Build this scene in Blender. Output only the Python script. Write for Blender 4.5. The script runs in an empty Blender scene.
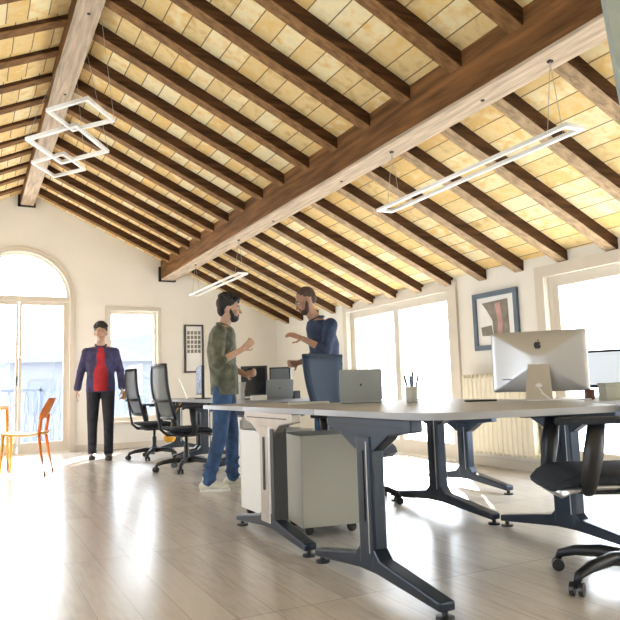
import bpy, bmesh, math, random
from mathutils import Vector, Matrix, noise
random.seed(4)
S = bpy.context.scene
C = S.collection
PI = math.pi
def R(a): return math.radians(a)

# ------------------------------------------------------------------ materials
def mat(name, col, rough=0.5, metal=0.0, var=0.0, scale=8.0, bump=0.0, bscale=60.0, emit=0.0, spec=0.5, stretch=None, coat=0.0):
    m = bpy.data.materials.new(name); m.use_nodes = True
    nt = m.node_tree; N = nt.nodes; L = nt.links; p = N['Principled BSDF']
    p.inputs['Base Color'].default_value = (*col, 1); p.inputs['Roughness'].default_value = rough
    p.inputs['Metallic'].default_value = metal; p.inputs['Specular IOR Level'].default_value = spec
    p.inputs['Coat Weight'].default_value = coat
    if emit: p.inputs['Emission Color'].default_value = (*col, 1); p.inputs['Emission Strength'].default_value = emit
    if var or bump:
        tc = N.new('ShaderNodeTexCoord'); mp = N.new('ShaderNodeMapping'); L.new(tc.outputs['Object'], mp.inputs[0])
        if stretch: mp.inputs['Scale'].default_value = stretch
    if var:
        n = N.new('ShaderNodeTexNoise'); n.inputs['Scale'].default_value = scale; n.inputs['Detail'].default_value = 6
        L.new(mp.outputs[0], n.inputs['Vector'])
        r = N.new('ShaderNodeValToRGB'); L.new(n.outputs[0], r.inputs[0])
        r.color_ramp.elements[0].position = 0.3; r.color_ramp.elements[1].position = 0.7
        r.color_ramp.elements[0].color = (*[c*(1-var) for c in col], 1)
        r.color_ramp.elements[1].color = (*[min(1, c*(1+var)) for c in col], 1)
        L.new(r.outputs[0], p.inputs['Base Color'])
    if bump:
        n2 = N.new('ShaderNodeTexNoise'); n2.inputs['Scale'].default_value = bscale; L.new(mp.outputs[0], n2.inputs['Vector'])
        b = N.new('ShaderNodeBump'); b.inputs['Strength'].default_value = bump; b.inputs['Distance'].default_value = 0.02
        L.new(n2.outputs[0], b.inputs['Height']); L.new(b.outputs[0], p.inputs['Normal'])
    return m

def math_node(N, L, op, a, b=None):
    n = N.new('ShaderNodeMath'); n.operation = op
    for i, v in enumerate((a, b)):
        if v is None: continue
        if isinstance(v, (int, float)): n.inputs[i].default_value = v
        else: L.new(v, n.inputs[i])
    return n.outputs[0]

def tile_mat(name, su, sv, ramp, joint, jw_u, jw_v, stagger=0.0, rough=0.8, grain=None, offv=0.0, bump=0.3, spec=.5):
    """procedural tiles / planks in object XY: su = step along x, sv = step along y"""
    m = bpy.data.materials.new(name); m.use_nodes = True
    nt = m.node_tree; N = nt.nodes; L = nt.links; p = N['Principled BSDF']
    p.inputs['Specular IOR Level'].default_value = spec
    tc = N.new('ShaderNodeTexCoord'); sp = N.new('ShaderNodeSeparateXYZ'); L.new(tc.outputs['Object'], sp.inputs[0])
    v = math_node(N, L, 'DIVIDE', math_node(N, L, 'ADD', sp.outputs[1], offv), sv)
    fv = math_node(N, L, 'FLOOR', v)
    wn0 = N.new('ShaderNodeTexWhiteNoise'); wn0.noise_dimensions = '1D'; L.new(fv, wn0.inputs['W'])
    u = math_node(N, L, 'DIVIDE', sp.outputs[0], su)
    u = math_node(N, L, 'ADD', u, math_node(N, L, 'MULTIPLY', wn0.outputs['Value'], stagger))
    fu = math_node(N, L, 'FLOOR', u)
    cb = N.new('ShaderNodeCombineXYZ'); L.new(fu, cb.inputs[0]); L.new(fv, cb.inputs[1])
    wn = N.new('ShaderNodeTexWhiteNoise'); wn.noise_dimensions = '2D'; L.new(cb.outputs[0], wn.inputs['Vector'])
    nz = N.new('ShaderNodeTexNoise'); nz.inputs['Scale'].default_value = 5; nz.inputs['Detail'].default_value = 8
    mp = N.new('ShaderNodeMapping'); L.new(tc.outputs['Object'], mp.inputs[0]); L.new(mp.outputs[0], nz.inputs['Vector'])
    if grain: mp.inputs['Scale'].default_value = grain
    f = math_node(N, L, 'ADD', math_node(N, L, 'MULTIPLY', wn.outputs['Value'], 0.62), math_node(N, L, 'MULTIPLY', math_node(N, L, 'SUBTRACT', nz.outputs[0], 0.3), 0.95))
    cr = N.new('ShaderNodeValToRGB'); L.new(f, cr.inputs[0])
    e = cr.color_ramp.elements
    e[0].position = 0.0; e[0].color = (*ramp[0], 1); e[1].position = 1.0; e[1].color = (*ramp[-1], 1)
    for i, c in enumerate(ramp[1:-1]):
        k = e.new((i+1)/(len(ramp)-1)); k.color = (*c, 1)
    ju = math_node(N, L, 'LESS_THAN', math_node(N, L, 'FRACT', u), jw_u)
    jv = math_node(N, L, 'LESS_THAN', math_node(N, L, 'FRACT', v), jw_v)
    j = math_node(N, L, 'MAXIMUM', ju, jv)
    mx = N.new('ShaderNodeMix'); mx.data_type = 'RGBA'; L.new(j, mx.inputs['Factor']); L.new(cr.outputs[0], mx.inputs['A'])
    mx.inputs['B'].default_value = (*joint, 1); L.new(mx.outputs['Result'], p.inputs['Base Color'])
    p.inputs['Roughness'].default_value = rough
    b = N.new('ShaderNodeBump'); b.inputs['Strength'].default_value = bump; b.inputs['Distance'].default_value = 0.01
    L.new(math_node(N, L, 'SUBTRACT', math_node(N, L, 'MULTIPLY', nz.outputs[0], .4), j), b.inputs['Height']); L.new(b.outputs[0], p.inputs['Normal'])
    return m

M = {}
M['wall'] = mat('plaster_white', (0.83, 0.80, 0.73), 0.85, var=0.03, scale=2, bump=0.05, bscale=25)
M['trimw'] = mat('cream_paint', (0.66, 0.60, 0.51), 0.5, var=0.02)
M['floor'] = tile_mat('grey_oak_planks', 0.155, 1.25, [(0.40, .365, .335), (0.52, .485, .45), (0.58, .55, .52), (.46, .425, .395)], (0.33, .29, .25), 0.018, 0.004, rough=0.24, grain=(9, 1.0, 1), bump=0.08)
M['tile'] = tile_mat('roof_clay_tiles', 0.165, 0.533, [(0.62, .40, .15), (0.82, .64, .32), (0.80, .54, .20), (0.90, .78, .48), (0.78, .68, .44)], (0.20, .13, .06), 0.05, 0.0, stagger=3.0, rough=0.9, grain=(2.2, 2.2, 2.2), offv=0.1, bump=0.4)
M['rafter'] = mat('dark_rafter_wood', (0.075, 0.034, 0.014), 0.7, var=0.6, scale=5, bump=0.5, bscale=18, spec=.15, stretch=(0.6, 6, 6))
M['raf_mid'] = mat('brown_rafter_underside', (0.24, 0.125, 0.05), 0.75, var=0.4, scale=5, bump=0.4, bscale=18, spec=.15, stretch=(0.6, 6, 6))  # rafter wood with floor bounce light painted into the bottom faces
M['raf_pale'] = mat('pale_rafter_underside', (0.42, 0.30, 0.185), 0.75, var=0.35, scale=5, bump=0.4, bscale=18, spec=.15, stretch=(0.6, 6, 6))  # same wood, stronger sun bounce painted in, right of the big beam
M['beam'] = mat('brown_beam_wood', (0.175, 0.082, 0.03), 0.65, var=0.5, scale=4, bump=0.5, bscale=14, spec=.15, stretch=(6, .5, 6))
M['beam_low'] = mat('pale_beam_underside', (0.50, 0.40, 0.30), 0.7, var=0.28, scale=5, bump=0.4, bscale=14, spec=.15, stretch=(6, .5, 6))  # beam wood lightened to paint in the glow from the bright floor
M['iron'] = mat('dark_iron', (0.03, 0.03, 0.03), 0.5, 0.6, var=.2)
M['deskmetal'] = mat('slate_blue_metal', (0.034, 0.046, 0.066), 0.3, 0.6, var=0.12, scale=3)
M['deskdark'] = mat('near_black_metal', (0.02, 0.024, 0.032), 0.4, 0.4, var=.2)
M['silver'] = mat('brushed_silver', (0.62, 0.61, 0.60), 0.28, 0.9, var=.06)
M['bronze'] = mat('pale_bronze_metal', (0.46, 0.43, 0.40), 0.3, 0.6, var=.1)
M['desktop'] = mat('grey_desktop', (0.33, 0.34, 0.36), 0.4, var=0.05, scale=3)
M['deskedge'] = mat('desk_edge', (0.42, 0.415, 0.42), 0.5, var=0.05)
M['black'] = mat('black_plastic', (0.012, 0.013, 0.016), 0.4, var=.2)
M['blackfab'] = mat('black_fabric', (0.018, 0.022, 0.03), 0.8, var=.3, scale=40, bump=.2, bscale=300)
M['mesh'] = mat('grey_mesh_weave', (0.24, 0.25, 0.25), 0.7, var=.3, scale=90)
M['bluemesh'] = mat('slate_blue_mesh', (0.012, 0.030, 0.06), 0.7, var=.12, scale=90)
M['ped'] = mat('olive_grey_steel', (0.43, 0.42, 0.35), 0.4, var=.04, scale=2)
M['pedside'] = mat('white_steel', (0.72, 0.71, 0.68), 0.4, var=.03, scale=2)
M['alu'] = mat('aluminium', (0.52, 0.53, 0.55), 0.35, 0.65, var=.03)
M['aluL'] = mat('laptop_aluminium', (0.36, 0.39, 0.40), 0.38, 0.5, var=.03)
M['screen'] = mat('pale_screen', (0.75, 0.84, 0.95), 0.3, emit=.5, var=.05)
M['scr_off'] = mat('dark_screen', (0.012, .013, .016), 0.15, var=.1)
M['scr_grey'] = mat('grey_screen', (0.16, .18, .19), 0.25, var=.1)
M['led'] = mat('lamp_white', (0.90, 0.89, 0.86), 0.4, var=.01)
M['cable'] = mat('grey_cable', (.35, .34, .32), .6, var=.1)
M['orange'] = mat('orange_plastic', (0.86, 0.22, 0.02), 0.35, var=.08)
M['yellowm'] = mat('amber_tube', (0.85, 0.42, 0.04), 0.35, var=.08)
M['white'] = mat('white_laminate', (0.85, 0.85, 0.86), 0.3, var=.02)
M['radiator'] = mat('cream_radiator', (0.80, 0.74, 0.58), 0.4, var=.03)
M['frameblue'] = mat('slate_frame', (0.09, 0.13, 0.17), 0.45, var=.2)
M['framedark'] = mat('dark_frame', (0.05, 0.045, 0.04), 0.45, var=.2)
M['paper'] = mat('white_paper', (0.86, 0.86, 0.84), 0.7, var=.02)
M['picgrey'] = mat('print_grey', (0.22, 0.20, 0.17), 0.7, var=.35, scale=9)
M['picpink'] = mat('print_pink', (0.52, 0.30, 0.27), 0.7, var=.25, scale=9)
M['brownbox'] = mat('brown_card', (0.10, 0.035, 0.025), 0.6, var=.15)
M['boxgrey'] = mat('sage_grey_box', (0.36, 0.37, 0.31), 0.6, var=.05)
M['cup'] = mat('ceramic_grey', (0.50, 0.50, 0.46), 0.4, var=.05)
M['panel'] = mat('sage_panel', (0.33, 0.38, 0.35), 0.6, var=.06)
M['rail'] = mat('blue_grey_rail', (0.06, 0.085, 0.15), 0.5, var=.05)
M['stone'] = mat('pale_terrace', (0.7, 0.68, 0.65), 0.8, var=.05)
M['city'] = mat('hazy_facade', (0.085, 0.09, 0.105), 0.8, var=.08)
M['outwin'] = mat('hazy_window', (0.05, 0.06, 0.08), 0.4, var=.08)
# glass pane : thin sheet
g = bpy.data.materials.new('window_glass'); g.use_nodes = True; N = g.node_tree.nodes; L = g.node_tree.links
N.remove(N['Principled BSDF']); t = N.new('ShaderNodeBsdfTransparent'); gl = N.new('ShaderNodeBsdfGlossy'); gl.inputs['Roughness'].default_value = 0.02
mx = N.new('ShaderNodeMixShader'); mx.inputs[0].default_value = .05
L.new(t.outputs[0], mx.inputs[1]); L.new(gl.outputs[0], mx.inputs[2]); L.new(mx.outputs[0], N['Material Output'].inputs[0])
M['glass'] = g
# see-through woven mesh for chair backs / vase
def veil(name, col, a):
    g = bpy.data.materials.new(name); g.use_nodes = True; N = g.node_tree.nodes; L = g.node_tree.links
    p = N['Principled BSDF']; p.inputs['Base Color'].default_value = (*col, 1); p.inputs['Roughness'].default_value = .5
    tc = N.new('ShaderNodeTexCoord'); w = N.new('ShaderNodeTexNoise'); w.inputs['Scale'].default_value = 120; L.new(tc.outputs['Object'], w.inputs[0])
    t = N.new('ShaderNodeBsdfTransparent'); mx = N.new('ShaderNodeMixShader')
    r = N.new('ShaderNodeMapRange'); r.inputs['To Min'].default_value = a-.1; r.inputs['To Max'].default_value = a+.1; L.new(w.outputs[0], r.inputs[0])
    L.new(r.outputs[0], mx.inputs[0]); L.new(t.outputs[0], mx.inputs[1]); L.new(p.outputs[0], mx.inputs[2]); L.new(mx.outputs[0], N['Material Output'].inputs[0])
    return g
M['veil'] = veil('mesh_weave', (0.13, .145, .15), .68)
M['vase'] = veil('clear_vase', (0.8, .82, .8), .35)

# ------------------------------------------------------------------ mesh helpers
def link(name, me, m, parent=None, smooth=False):
    o = bpy.data.objects.new(name, me); C.objects.link(o)
    if m is not None: me.materials.append(m)
    if smooth:
        for p in me.polygons: p.use_smooth = True
    if parent: o.parent = parent
    return o
def obj(name, bm, m, parent=None, smooth=False, bevel=0.0, seg=2, loc=None):
    bmesh.ops.recalc_face_normals(bm, faces=bm.faces)
    me = bpy.data.meshes.new(name); bm.to_mesh(me); bm.free()
    o = link(name, me, m, parent, smooth)
    if loc is not None: o.location = loc
    if bevel:
        b = o.modifiers.new('bevel', 'BEVEL'); b.width = bevel; b.segments = seg; b.limit_method = 'ANGLE'; b.angle_limit = R(40)
    return o
def box(bm, x0, x1, y0, y1, z0, z1, mtx=None):
    v = [bm.verts.new((x, y, z)) for z in (z0, z1) for x, y in ((x0, y0), (x1, y0), (x1, y1), (x0, y1))]
    for f in ((3, 2, 1, 0), (4, 5, 6, 7), (0, 1, 5, 4), (1, 2, 6, 5), (2, 3, 7, 6), (3, 0, 4, 7)): bm.faces.new([v[i] for i in f])
    if mtx is not None: bmesh.ops.transform(bm, matrix=mtx, verts=v)
    return v
def basis(d, up=Vector((0, 0, 1))):
    d = d.normalized()
    if abs(d.dot(up)) > .98: up = Vector((1, 0, 0))
    a = up.cross(d).normalized(); b = d.cross(a)
    return a, b
def ring(bm, c, a, b, ra, rb, n): return [bm.verts.new(c + a*ra*math.cos(2*PI*i/n) + b*rb*math.sin(2*PI*i/n)) for i in range(n)]
def skin_rings(bm, rs, caps=True):
    n = len(rs[0])
    for r0, r1 in zip(rs, rs[1:]):
        for i in range(n): bm.faces.new((r0[i], r0[(i+1) % n], r1[(i+1) % n], r1[i]))
    if caps: bm.faces.new(rs[0][::-1]); bm.faces.new(rs[-1])
def tube(bm, pts, r, n=8, closed=False, flat=1.0, up=Vector((0, 0, 1))):
    """sweep; r number or list; flat scales the second axis"""
    pts = [Vector(p) for p in pts]; rs = []
    for i, p in enumerate(pts):
        if closed: d = pts[(i+1) % len(pts)] - pts[i-1]
        else: d = pts[min(i+1, len(pts)-1)] - pts[max(i-1, 0)]
        a, b = basis(d, up); rr = r[i] if isinstance(r, (list, tuple)) else r
        rs.append(ring(bm, p, a, b, rr, rr*flat, n))
    if closed: rs.append(rs[0]); skin_rings(bm, rs, False)
    else: skin_rings(bm, rs)
def capsule(bm, p0, p1, r0, r1, n=14, flat=1.0, up=Vector((0, 0, 1))):
    p0 = Vector(p0); p1 = Vector(p1); d = (p1-p0); l = d.length; dn = d/l if l > 1e-6 else Vector((0, 0, 1)); a, b = basis(dn, up); rs = []
    for k in range(5):
        t = -PI/2 + (k+.35)/5*PI/2; rs.append(ring(bm, p0 + dn*r0*math.sin(t), a, b, r0*math.cos(t), r0*math.cos(t)*flat, n))
    for k in range(5):
        t = (k+.65)/5*PI/2; rs.append(ring(bm, p1 + dn*r1*math.sin(t), a, b, r1*math.cos(t), r1*math.cos(t)*flat, n))
    skin_rings(bm, rs)
def ell(bm, c, rad, rot=None, n=16):
    m = Matrix.Translation(Vector(c)) @ (rot.to_4x4() if rot else Matrix()) @ Matrix.Diagonal((*rad, 1))
    bmesh.ops.create_uvsphere(bm, u_segments=n, v_segments=n//2+2, radius=1, matrix=m)
def loft(bm, rings_, n=20):
    """rings_: (center, rx, ry) horizontal ellipses"""
    rs = [[bm.verts.new((c[0]+rx*math.cos(2*PI*i/n), c[1]+ry*math.sin(2*PI*i/n), c[2])) for i in range(n)] for c, rx, ry in rings_]
    skin_rings(bm, rs)
def lathe(bm, prof, c=(0, 0, 0), n=20):
    rs = [[bm.verts.new((c[0]+r*math.cos(2*PI*i/n), c[1]+r*math.sin(2*PI*i/n), c[2]+z)) for i in range(n)] for r, z in prof]
    skin_rings(bm, rs)
def prism(bm, pts, axis, a0, a1):
    """extrude a 2D outline along axis ('x','y','z'); pts are the other two coords in order"""
    def P(p, a): return {'x': (a, p[0], p[1]), 'y': (p[0], a, p[1]), 'z': (p[0], p[1], a)}[axis]
    v0 = [bm.verts.new(P(p, a0)) for p in pts]; v1 = [bm.verts.new(P(p, a1)) for p in pts]; n = len(pts)
    bm.faces.new(v0[::-1]); bm.faces.new(v1)
    for i in range(n): bm.faces.new((v0[i], v0[(i+1) % n], v1[(i+1) % n], v1[i]))
def rbox(bm, x0, x1, y0, y1, z0, z1, r=0.02, seg=4, mtx=None):
    pts = []
    for cx, cy, a in ((x1-r, y1-r, 0), (x0+r, y1-r, 90), (x0+r, y0+r, 180), (x1-r, y0+r, 270)):
        for k in range(seg+1): t = R(a+90*k/seg); pts.append((cx+r*math.cos(t), cy+r*math.sin(t)))
    s = len(bm.verts); bm.verts.ensure_lookup_table(); prism(bm, pts, 'z', z0, z1); bm.verts.ensure_lookup_table()
    if mtx is not None: bmesh.ops.transform(bm, matrix=mtx, verts=bm.verts[s:])
def flat_shape(name, outlines, depth, mtx, m, parent=None):
    """filled 2D outline with holes, extruded to depth along local z, placed by mtx"""
    cu = bpy.data.curves.new(name, 'CURVE'); cu.dimensions = '2D'; cu.fill_mode = 'BOTH'; cu.extrude = depth/2
    for o_ in outlines:
        sp = cu.splines.new('POLY'); sp.points.add(len(o_)-1); sp.use_cyclic_u = True
        for i, p in enumerate(o_): sp.points[i].co = (p[0], p[1], 0, 1)
    t = bpy.data.objects.new('t', cu); C.objects.link(t); dg = bpy.context.evaluated_depsgraph_get()
    me = bpy.data.meshes.new_from_object(t.evaluated_get(dg)); bpy.data.objects.remove(t); me.name = name
    me.materials.clear(); me.transform(mtx)
    return link(name, me, m, parent)
def organic(name, bm, voxel, m, parent, it=3, fac=.5):
    bmesh.ops.recalc_face_normals(bm, faces=bm.faces)
    me = bpy.data.meshes.new('t'); bm.to_mesh(me); bm.free(); t = bpy.data.objects.new('t', me); C.objects.link(t)
    r = t.modifiers.new('r', 'REMESH'); r.mode = 'VOXEL'; r.voxel_size = voxel
    s = t.modifiers.new('s', 'SMOOTH'); s.factor = fac; s.iterations = it
    dg = bpy.context.evaluated_depsgraph_get(); out = bpy.data.meshes.new_from_object(t.evaluated_get(dg)); bpy.data.objects.remove(t)
    out.name = name; out.materials.clear()
    return link(name, out, m, parent, True)
def thing(name, label, cat, loc=(0, 0, 0), rz=0.0, group=None):
    o = bpy.data.objects.new(name, None); C.objects.link(o); o.empty_display_size = .1
    o.location = loc; o.rotation_euler = (0, 0, rz); o['label'] = label; o['category'] = cat
    if group: o['group'] = group
    return o
def tag(o, label, cat, group=None):
    o['label'] = label; o['category'] = cat
    if group: o['group'] = group
    return o
def struct(o): o['kind'] = 'structure'; return o
def dup(root, loc, rz, label, group=None):
    r = root.copy(); C.objects.link(r); r.location = loc; r.rotation_euler = (0, 0, rz); r['label'] = label
    if group: r['group'] = group
    for ch in list(root.children):
        c = ch.copy(); C.objects.link(c); c.parent = r
        for g_ in list(ch.children):
            d = g_.copy(); C.objects.link(d); d.parent = c
    return r
XZ = lambda y: Matrix(((1, 0, 0, 0), (0, 0, -1, y), (0, 1, 0, 0), (0, 0, 0, 1)))      # 2D (x,z) in the plane Y=y
YZ = lambda x: Matrix(((0, 0, 1, x), (1, 0, 0, 0), (0, 1, 0, 0), (0, 0, 0, 1)))       # 2D (y,z) in the plane X=x
def rect(a0, a1, b0, b1): return [(a0, b0), (a1, b0), (a1, b1), (a0, b1)]
BM = bmesh.new

# ------------------------------------------------------------------ room shell
XL, XR, YB, YF = -3.29, 4.75, -2.6, 10.6
RX = 0.73; TAN = math.tan(R(25)); EAVE = 1.90
def zr(x): return EAVE + (4.02 - abs(x-RX))*TAN          # underside of the rafters
RH = 0.10                                                 # rafter height (vertical)
bm = BM(); box(bm, XL-.3, XR+.3, YB-.3, YF+.3, -.1, 0); struct(obj('floor', bm, M['floor']))
# far gable wall with arched opening and window
AX, AR, ASP = 0.65, 0.71, 2.26
arch = [(AX-AR, 0.02), (AX+AR, 0.02)] + [(AX+AR*math.cos(R(a)), ASP+AR*math.sin(R(a))) for a in range(0, 181, 6)]
gable = [(XL-.3, -.1), (XR+.3, -.1), (XR+.3, zr(XR)+RH+.02), (RX, zr(RX)+RH+.1), (XL-.3, zr(XL)+RH+.02)]
WX0, WX1, WZ0, WZ1 = 1.92, 2.68, 0.42, 2.12
struct(flat_shape('wall_far', [gable, arch, rect(WX0, WX1, WZ0, WZ1)], .3, XZ(YF+.15), M['wall']))
struct(flat_shape('wall_back', [gable], .3, XZ(YB-.15), M['wall']))
A0, A1, AZ = 5.88, 8.14, 1.87
B0, B1, BZ = 2.05, 4.50, 1.80
rw = [(YB-.3, -.1), (YF+.3, -.1), (YF+.3, EAVE+RH+.03), (YB-.3, EAVE+RH+.03)]
struct(flat_shape('wall_right', [rw, rect(A0, A1, .02, AZ), rect(B0, B1, .02, BZ), rect(-1.6, .8, .02, BZ)], .3, YZ(XR+.15), M['wall']))
struct(flat_shape('wall_left', [rw, rect(-1.0, 1.4, .3, 1.85), rect(3.4, 5.8, .3, 1.85), rect(7.2, 9.4, .3, 1.85)], .3, YZ(XL-.15), M['wall']))  # window openings here are added out of view to brighten the ceiling
# roof deck: two slabs whose local x runs up the slope
for side in (1, -1):
    bm = BM(); Ls = 4.45/math.cos(R(25)); box(bm, 0, Ls, *((-(YF+.3), -(YB-.3)) if side == 1 else (YB-.3, YF+.3)), 0, .08)
    o = struct(obj('ceiling', bm, M['tile'])); ex = RX + side*4.02 + side*.33; ez = zr(ex)+RH*1.0
    if side == 1: o.matrix_world = Matrix.Translation((ex, 0, ez)) @ Matrix.Rotation(PI, 4, 'Z') @ Matrix.Rotation(-R(25), 4, 'Y')
    else: o.matrix_world = Matrix.Translation((ex, 0, ez)) @ Matrix.Rotation(-R(25), 4, 'Y')
# rafters
SP = 0.533; Y0 = 3.74
n = 0
for k in range(-9, 13):
    y = Y0 + k*SP
    if y > YF-.1: continue
    if y < 0.9: continue
    for side in (1, -1):
        x_in = RX + side*0.02; x_out = XR+.02 if side == 1 else XL-.02
        if side == -1 and y < 3.0: continue
        l = abs(x_out-x_in)
        bm = BM(); w = .12/2; jit = random.uniform(-.008, .008)
        nseg = 10; rs = []
        for i in range(nseg+1):
            t = i/nseg; x = x_in+(x_out-x_in)*t; z = zr(x)
            wob = noise.noise(Vector((x*1.3, y*3, side)))*.010; wob2 = noise.noise(Vector((x*1.7, y*5, side+9)))*.007
            rs.append([bm.verts.new(p) for p in ((x, -w+wob+jit, z+wob2), (x, w+wob+jit, z+wob2), (x, w+jit, z+RH+.01), (x, -w+jit, z+RH+.01))])
        skin_rings(bm, rs)
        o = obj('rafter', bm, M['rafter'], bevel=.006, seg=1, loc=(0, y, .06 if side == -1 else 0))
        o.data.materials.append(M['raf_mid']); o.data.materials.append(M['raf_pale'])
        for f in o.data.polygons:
            if f.normal.z < -.7: f.material_index = 2 if (side == 1 and f.center.x > 2.7) else 1  # bottom faces take the painted-light tints, palest beyond the beam
        if side == 1: tag(o, 'dark wooden rafter sloping from the ridge beam down to the right wall', 'rafter', 'rafters of the right roof slope')
        else: tag(o, 'dark wooden rafter sloping down left beyond the ridge beam', 'rafter', 'rafters of the left roof slope')
# main beams
def beam(name, label, x0, x1, z0, z1, y0=YB+.02, corb=True):
    root = thing(name, label, 'beam', ((x0+x1)/2, 0, z0)); hw = (x1-x0)/2
    bm = BM(); ny = 26; rs = []
    for i in range(ny+1):
        y = y0+(YF+.05-y0)*i/ny; w = noise.noise(Vector((y*.9, x0*3, 0)))*.012; w2 = noise.noise(Vector((y*1.3, x0*3, 5)))*.008
        rs.append([bm.verts.new(p) for p in ((-hw+w, y, .018), (hw+w2, y, .018), (hw+w2, y, z1-z0), (-hw+w, y, z1-z0))])
    skin_rings(bm, rs); obj('beam_body', bm, M['beam'], root, bevel=.012)
    bm = BM(); rs = []
    for i in range(ny+1):
        y = y0+(YF+.05-y0)*i/ny; w = noise.noise(Vector((y*.9, x0*3, 0)))*.012; w2 = noise.noise(Vector((y*1.3, x0*3, 5)))*.008
        rs.append([bm.verts.new(p) for p in ((-hw+w+.004, y, 0), (hw+w2-.004, y, 0), (hw+w2, y, .022), (-hw+w, y, .022))])
    skin_rings(bm, rs); u = obj('underside', bm, M['beam_low'], root, bevel=.006); u['label'] = 'pale worn underside of the beam'
    bm = BM(); box(bm, -hw-.035, -hw+.005, YF-.03, YF+.02, -.02, .22); box(bm, hw-.005, hw+.02, YF-.03, YF+.02, -.02, .05); box(bm, -hw-.035, hw+.02, YF-.03, YF+.02, -.02, .0)
    b = obj('wall_bracket', bm, M['iron'], root)
    for y in (3.1, 4.9, 6.4):
        bm = BM(); lathe(bm, [(.013, -.006), (.013, .001)], (.03*math.sin(y*7), y, 0), 10); obj('bolt', bm, M['iron'], root)
    return root
ridge = beam('ridge_beam', 'pale-bellied ridge beam at the peak of the roof, on the left', .636, .826, 3.66, 4.0)
purlin = beam('purlin_beam', 'massive brown timber beam crossing the middle of the roof', 2.73, 2.95, 2.618, 2.97)
bm = BM(); box(bm, -1.49, -1.27, YB, YF, 2.618, 2.97); tag(obj('purlin_beam', bm, M['beam'], bevel=.01), 'matching timber beam under the left roof slope', 'beam')

# baseboards
bm = BM(); box(bm, XR-.018, XR, A1, YF, 0, .09); box(bm, XR-.018, XR, B1, A0, 0, .09); box(bm, XR-.018, XR, YB, B0, 0, .09); struct(obj('baseboard_right', bm, M['trimw']))
bm = BM(); box(bm, AX+AR+.06, XR, YF-.018, YF, 0, .09); box(bm, XL, AX-AR-.06, YF-.018, YF, 0, .09); struct(obj('baseboard_far', bm, M['trimw']))

# arched door on the far wall
d1 = struct(bpy.data.objects.new('door_1', None)); C.objects.link(d1)
ro, ri = AR+.07, AR-.045
def archline(r, z0): return [(AX-r, z0), (AX+r, z0)] + [(AX+r*math.cos(R(a)), ASP+r*math.sin(R(a))) for a in range(0, 181, 6)]
flat_shape('arch_moulding', [archline(ro, .0), archline(AR-.01, .001)], .03, XZ(YF-.012), M['trimw'], d1)
flat_shape('outer_frame', [archline(AR+.005, .0), archline(ri, .03)], .07, XZ(YF+.08), M['trimw'], d1)
bm = BM(); box(bm, AX-AR, AX+AR, YF+.03, YF+.11, ASP-.03, ASP+.05); obj('transom', bm, M['trimw'], d1, bevel=.006)
for s in (-1, 1):
    x0, x1 = (AX-ri, AX-.005) if s < 0 else (AX+.005, AX+ri)
    leaf = flat_shape('door_leaf', [rect(x0, x1, .03, ASP-.03), rect(x0+(.05 if s < 0 else .035), x1-(.035 if s < 0 else .05), .17, ASP-.08)], .05, XZ(YF+.08), M['trimw'], d1)
    bm = BM(); box(bm, x0+.03, x1-.03, YF+.078, YF+.084, .15, ASP-.06); obj('pane', bm, M['glass'], leaf)
bm = BM(); capsule(bm, (AX-.02, YF+.03, 1.0), (AX-.02, YF+.03, 1.12), .009, .009, 8); obj('door_handle', bm, M['iron'], d1)
flat_shape('fan_pane', [[(AX+ri*math.cos(R(a)), ASP+.04+(ri-.03)*math.sin(R(a))) for a in range(0, 181, 6)]], .006, XZ(YF+.08), M['glass'], d1)
# small window on the far wall
w1 = struct(bpy.data.objects.new('window_1', None)); C.objects.link(w1)
flat_shape('window_frame', [rect(WX0, WX1, WZ0, WZ1), rect(WX0+.05, WX1-.045, WZ0+.06, WZ1-.05)], .06, XZ(YF+.1), M['trimw'], w1)
flat_shape('window_moulding', [rect(WX0-.05, WX1+.05, WZ0-.03, WZ1+.06), rect(WX0+.005, WX1-.005, WZ0+.003, WZ1-.005)], .025, XZ(YF-.01), M['trimw'], w1)
bm = BM(); box(bm, WX0-.06, WX1+.06, YF-.07, YF+.1, WZ0-.05, WZ0-.01); obj('window_sill', bm, M['trimw'], w1, bevel=.006)
bm = BM(); box(bm, WX0+.03, WX1-.03, YF+.098, YF+.104, WZ0+.04, WZ1-.03); obj('pane', bm, M['glass'], w1)
# glazed doors / windows in the right wall
def side_window(name, y0, y1, ztop, zlow=.02, muntin=False, rail=.16):
    w = struct(bpy.data.objects.new(name, None)); C.objects.link(w)
    flat_shape('window_moulding', [rect(y0-.13, y1+.10, -.0, ztop+.10), rect(y0+.005, y1-.005, .001, ztop-.005)], .03, YZ(XR-.013), M['trimw'], w)
    flat_shape('window_frame', [rect(y0, y1, zlow, ztop), rect(y0+.06, y1-.06, zlow+.03, ztop-.045)], .08, YZ(XR+.08), M['trimw'], w)
    ym = (y0+y1)/2
    for a, b in ((y0+.06, ym-.002), (ym+.002, y1-.06)):
        lf = flat_shape('window_leaf', [rect(a, b, zlow+.03, ztop-.045), rect(a+.055, b-.055, zlow+rail, ztop-.10)], .055, YZ(XR+.07), M['trimw'], w)
        bm = BM(); box(bm, XR+.068, XR+.074, a+.04, b-.04, zlow+rail-.02, ztop-.08); obj('pane', bm, M['glass'], lf)
    bm = BM(); capsule(bm, (XR+.025, ym+.03, .98), (XR+.025, ym+.03, 1.09), .008, .008, 8); obj('window_handle', bm, M['silver'], w)
    return w
side_window('window_2', A0, A1, AZ); side_window('window_3', B0, B1, BZ, rail=.2); side_window('window_4', -1.6, .8, BZ)
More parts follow.
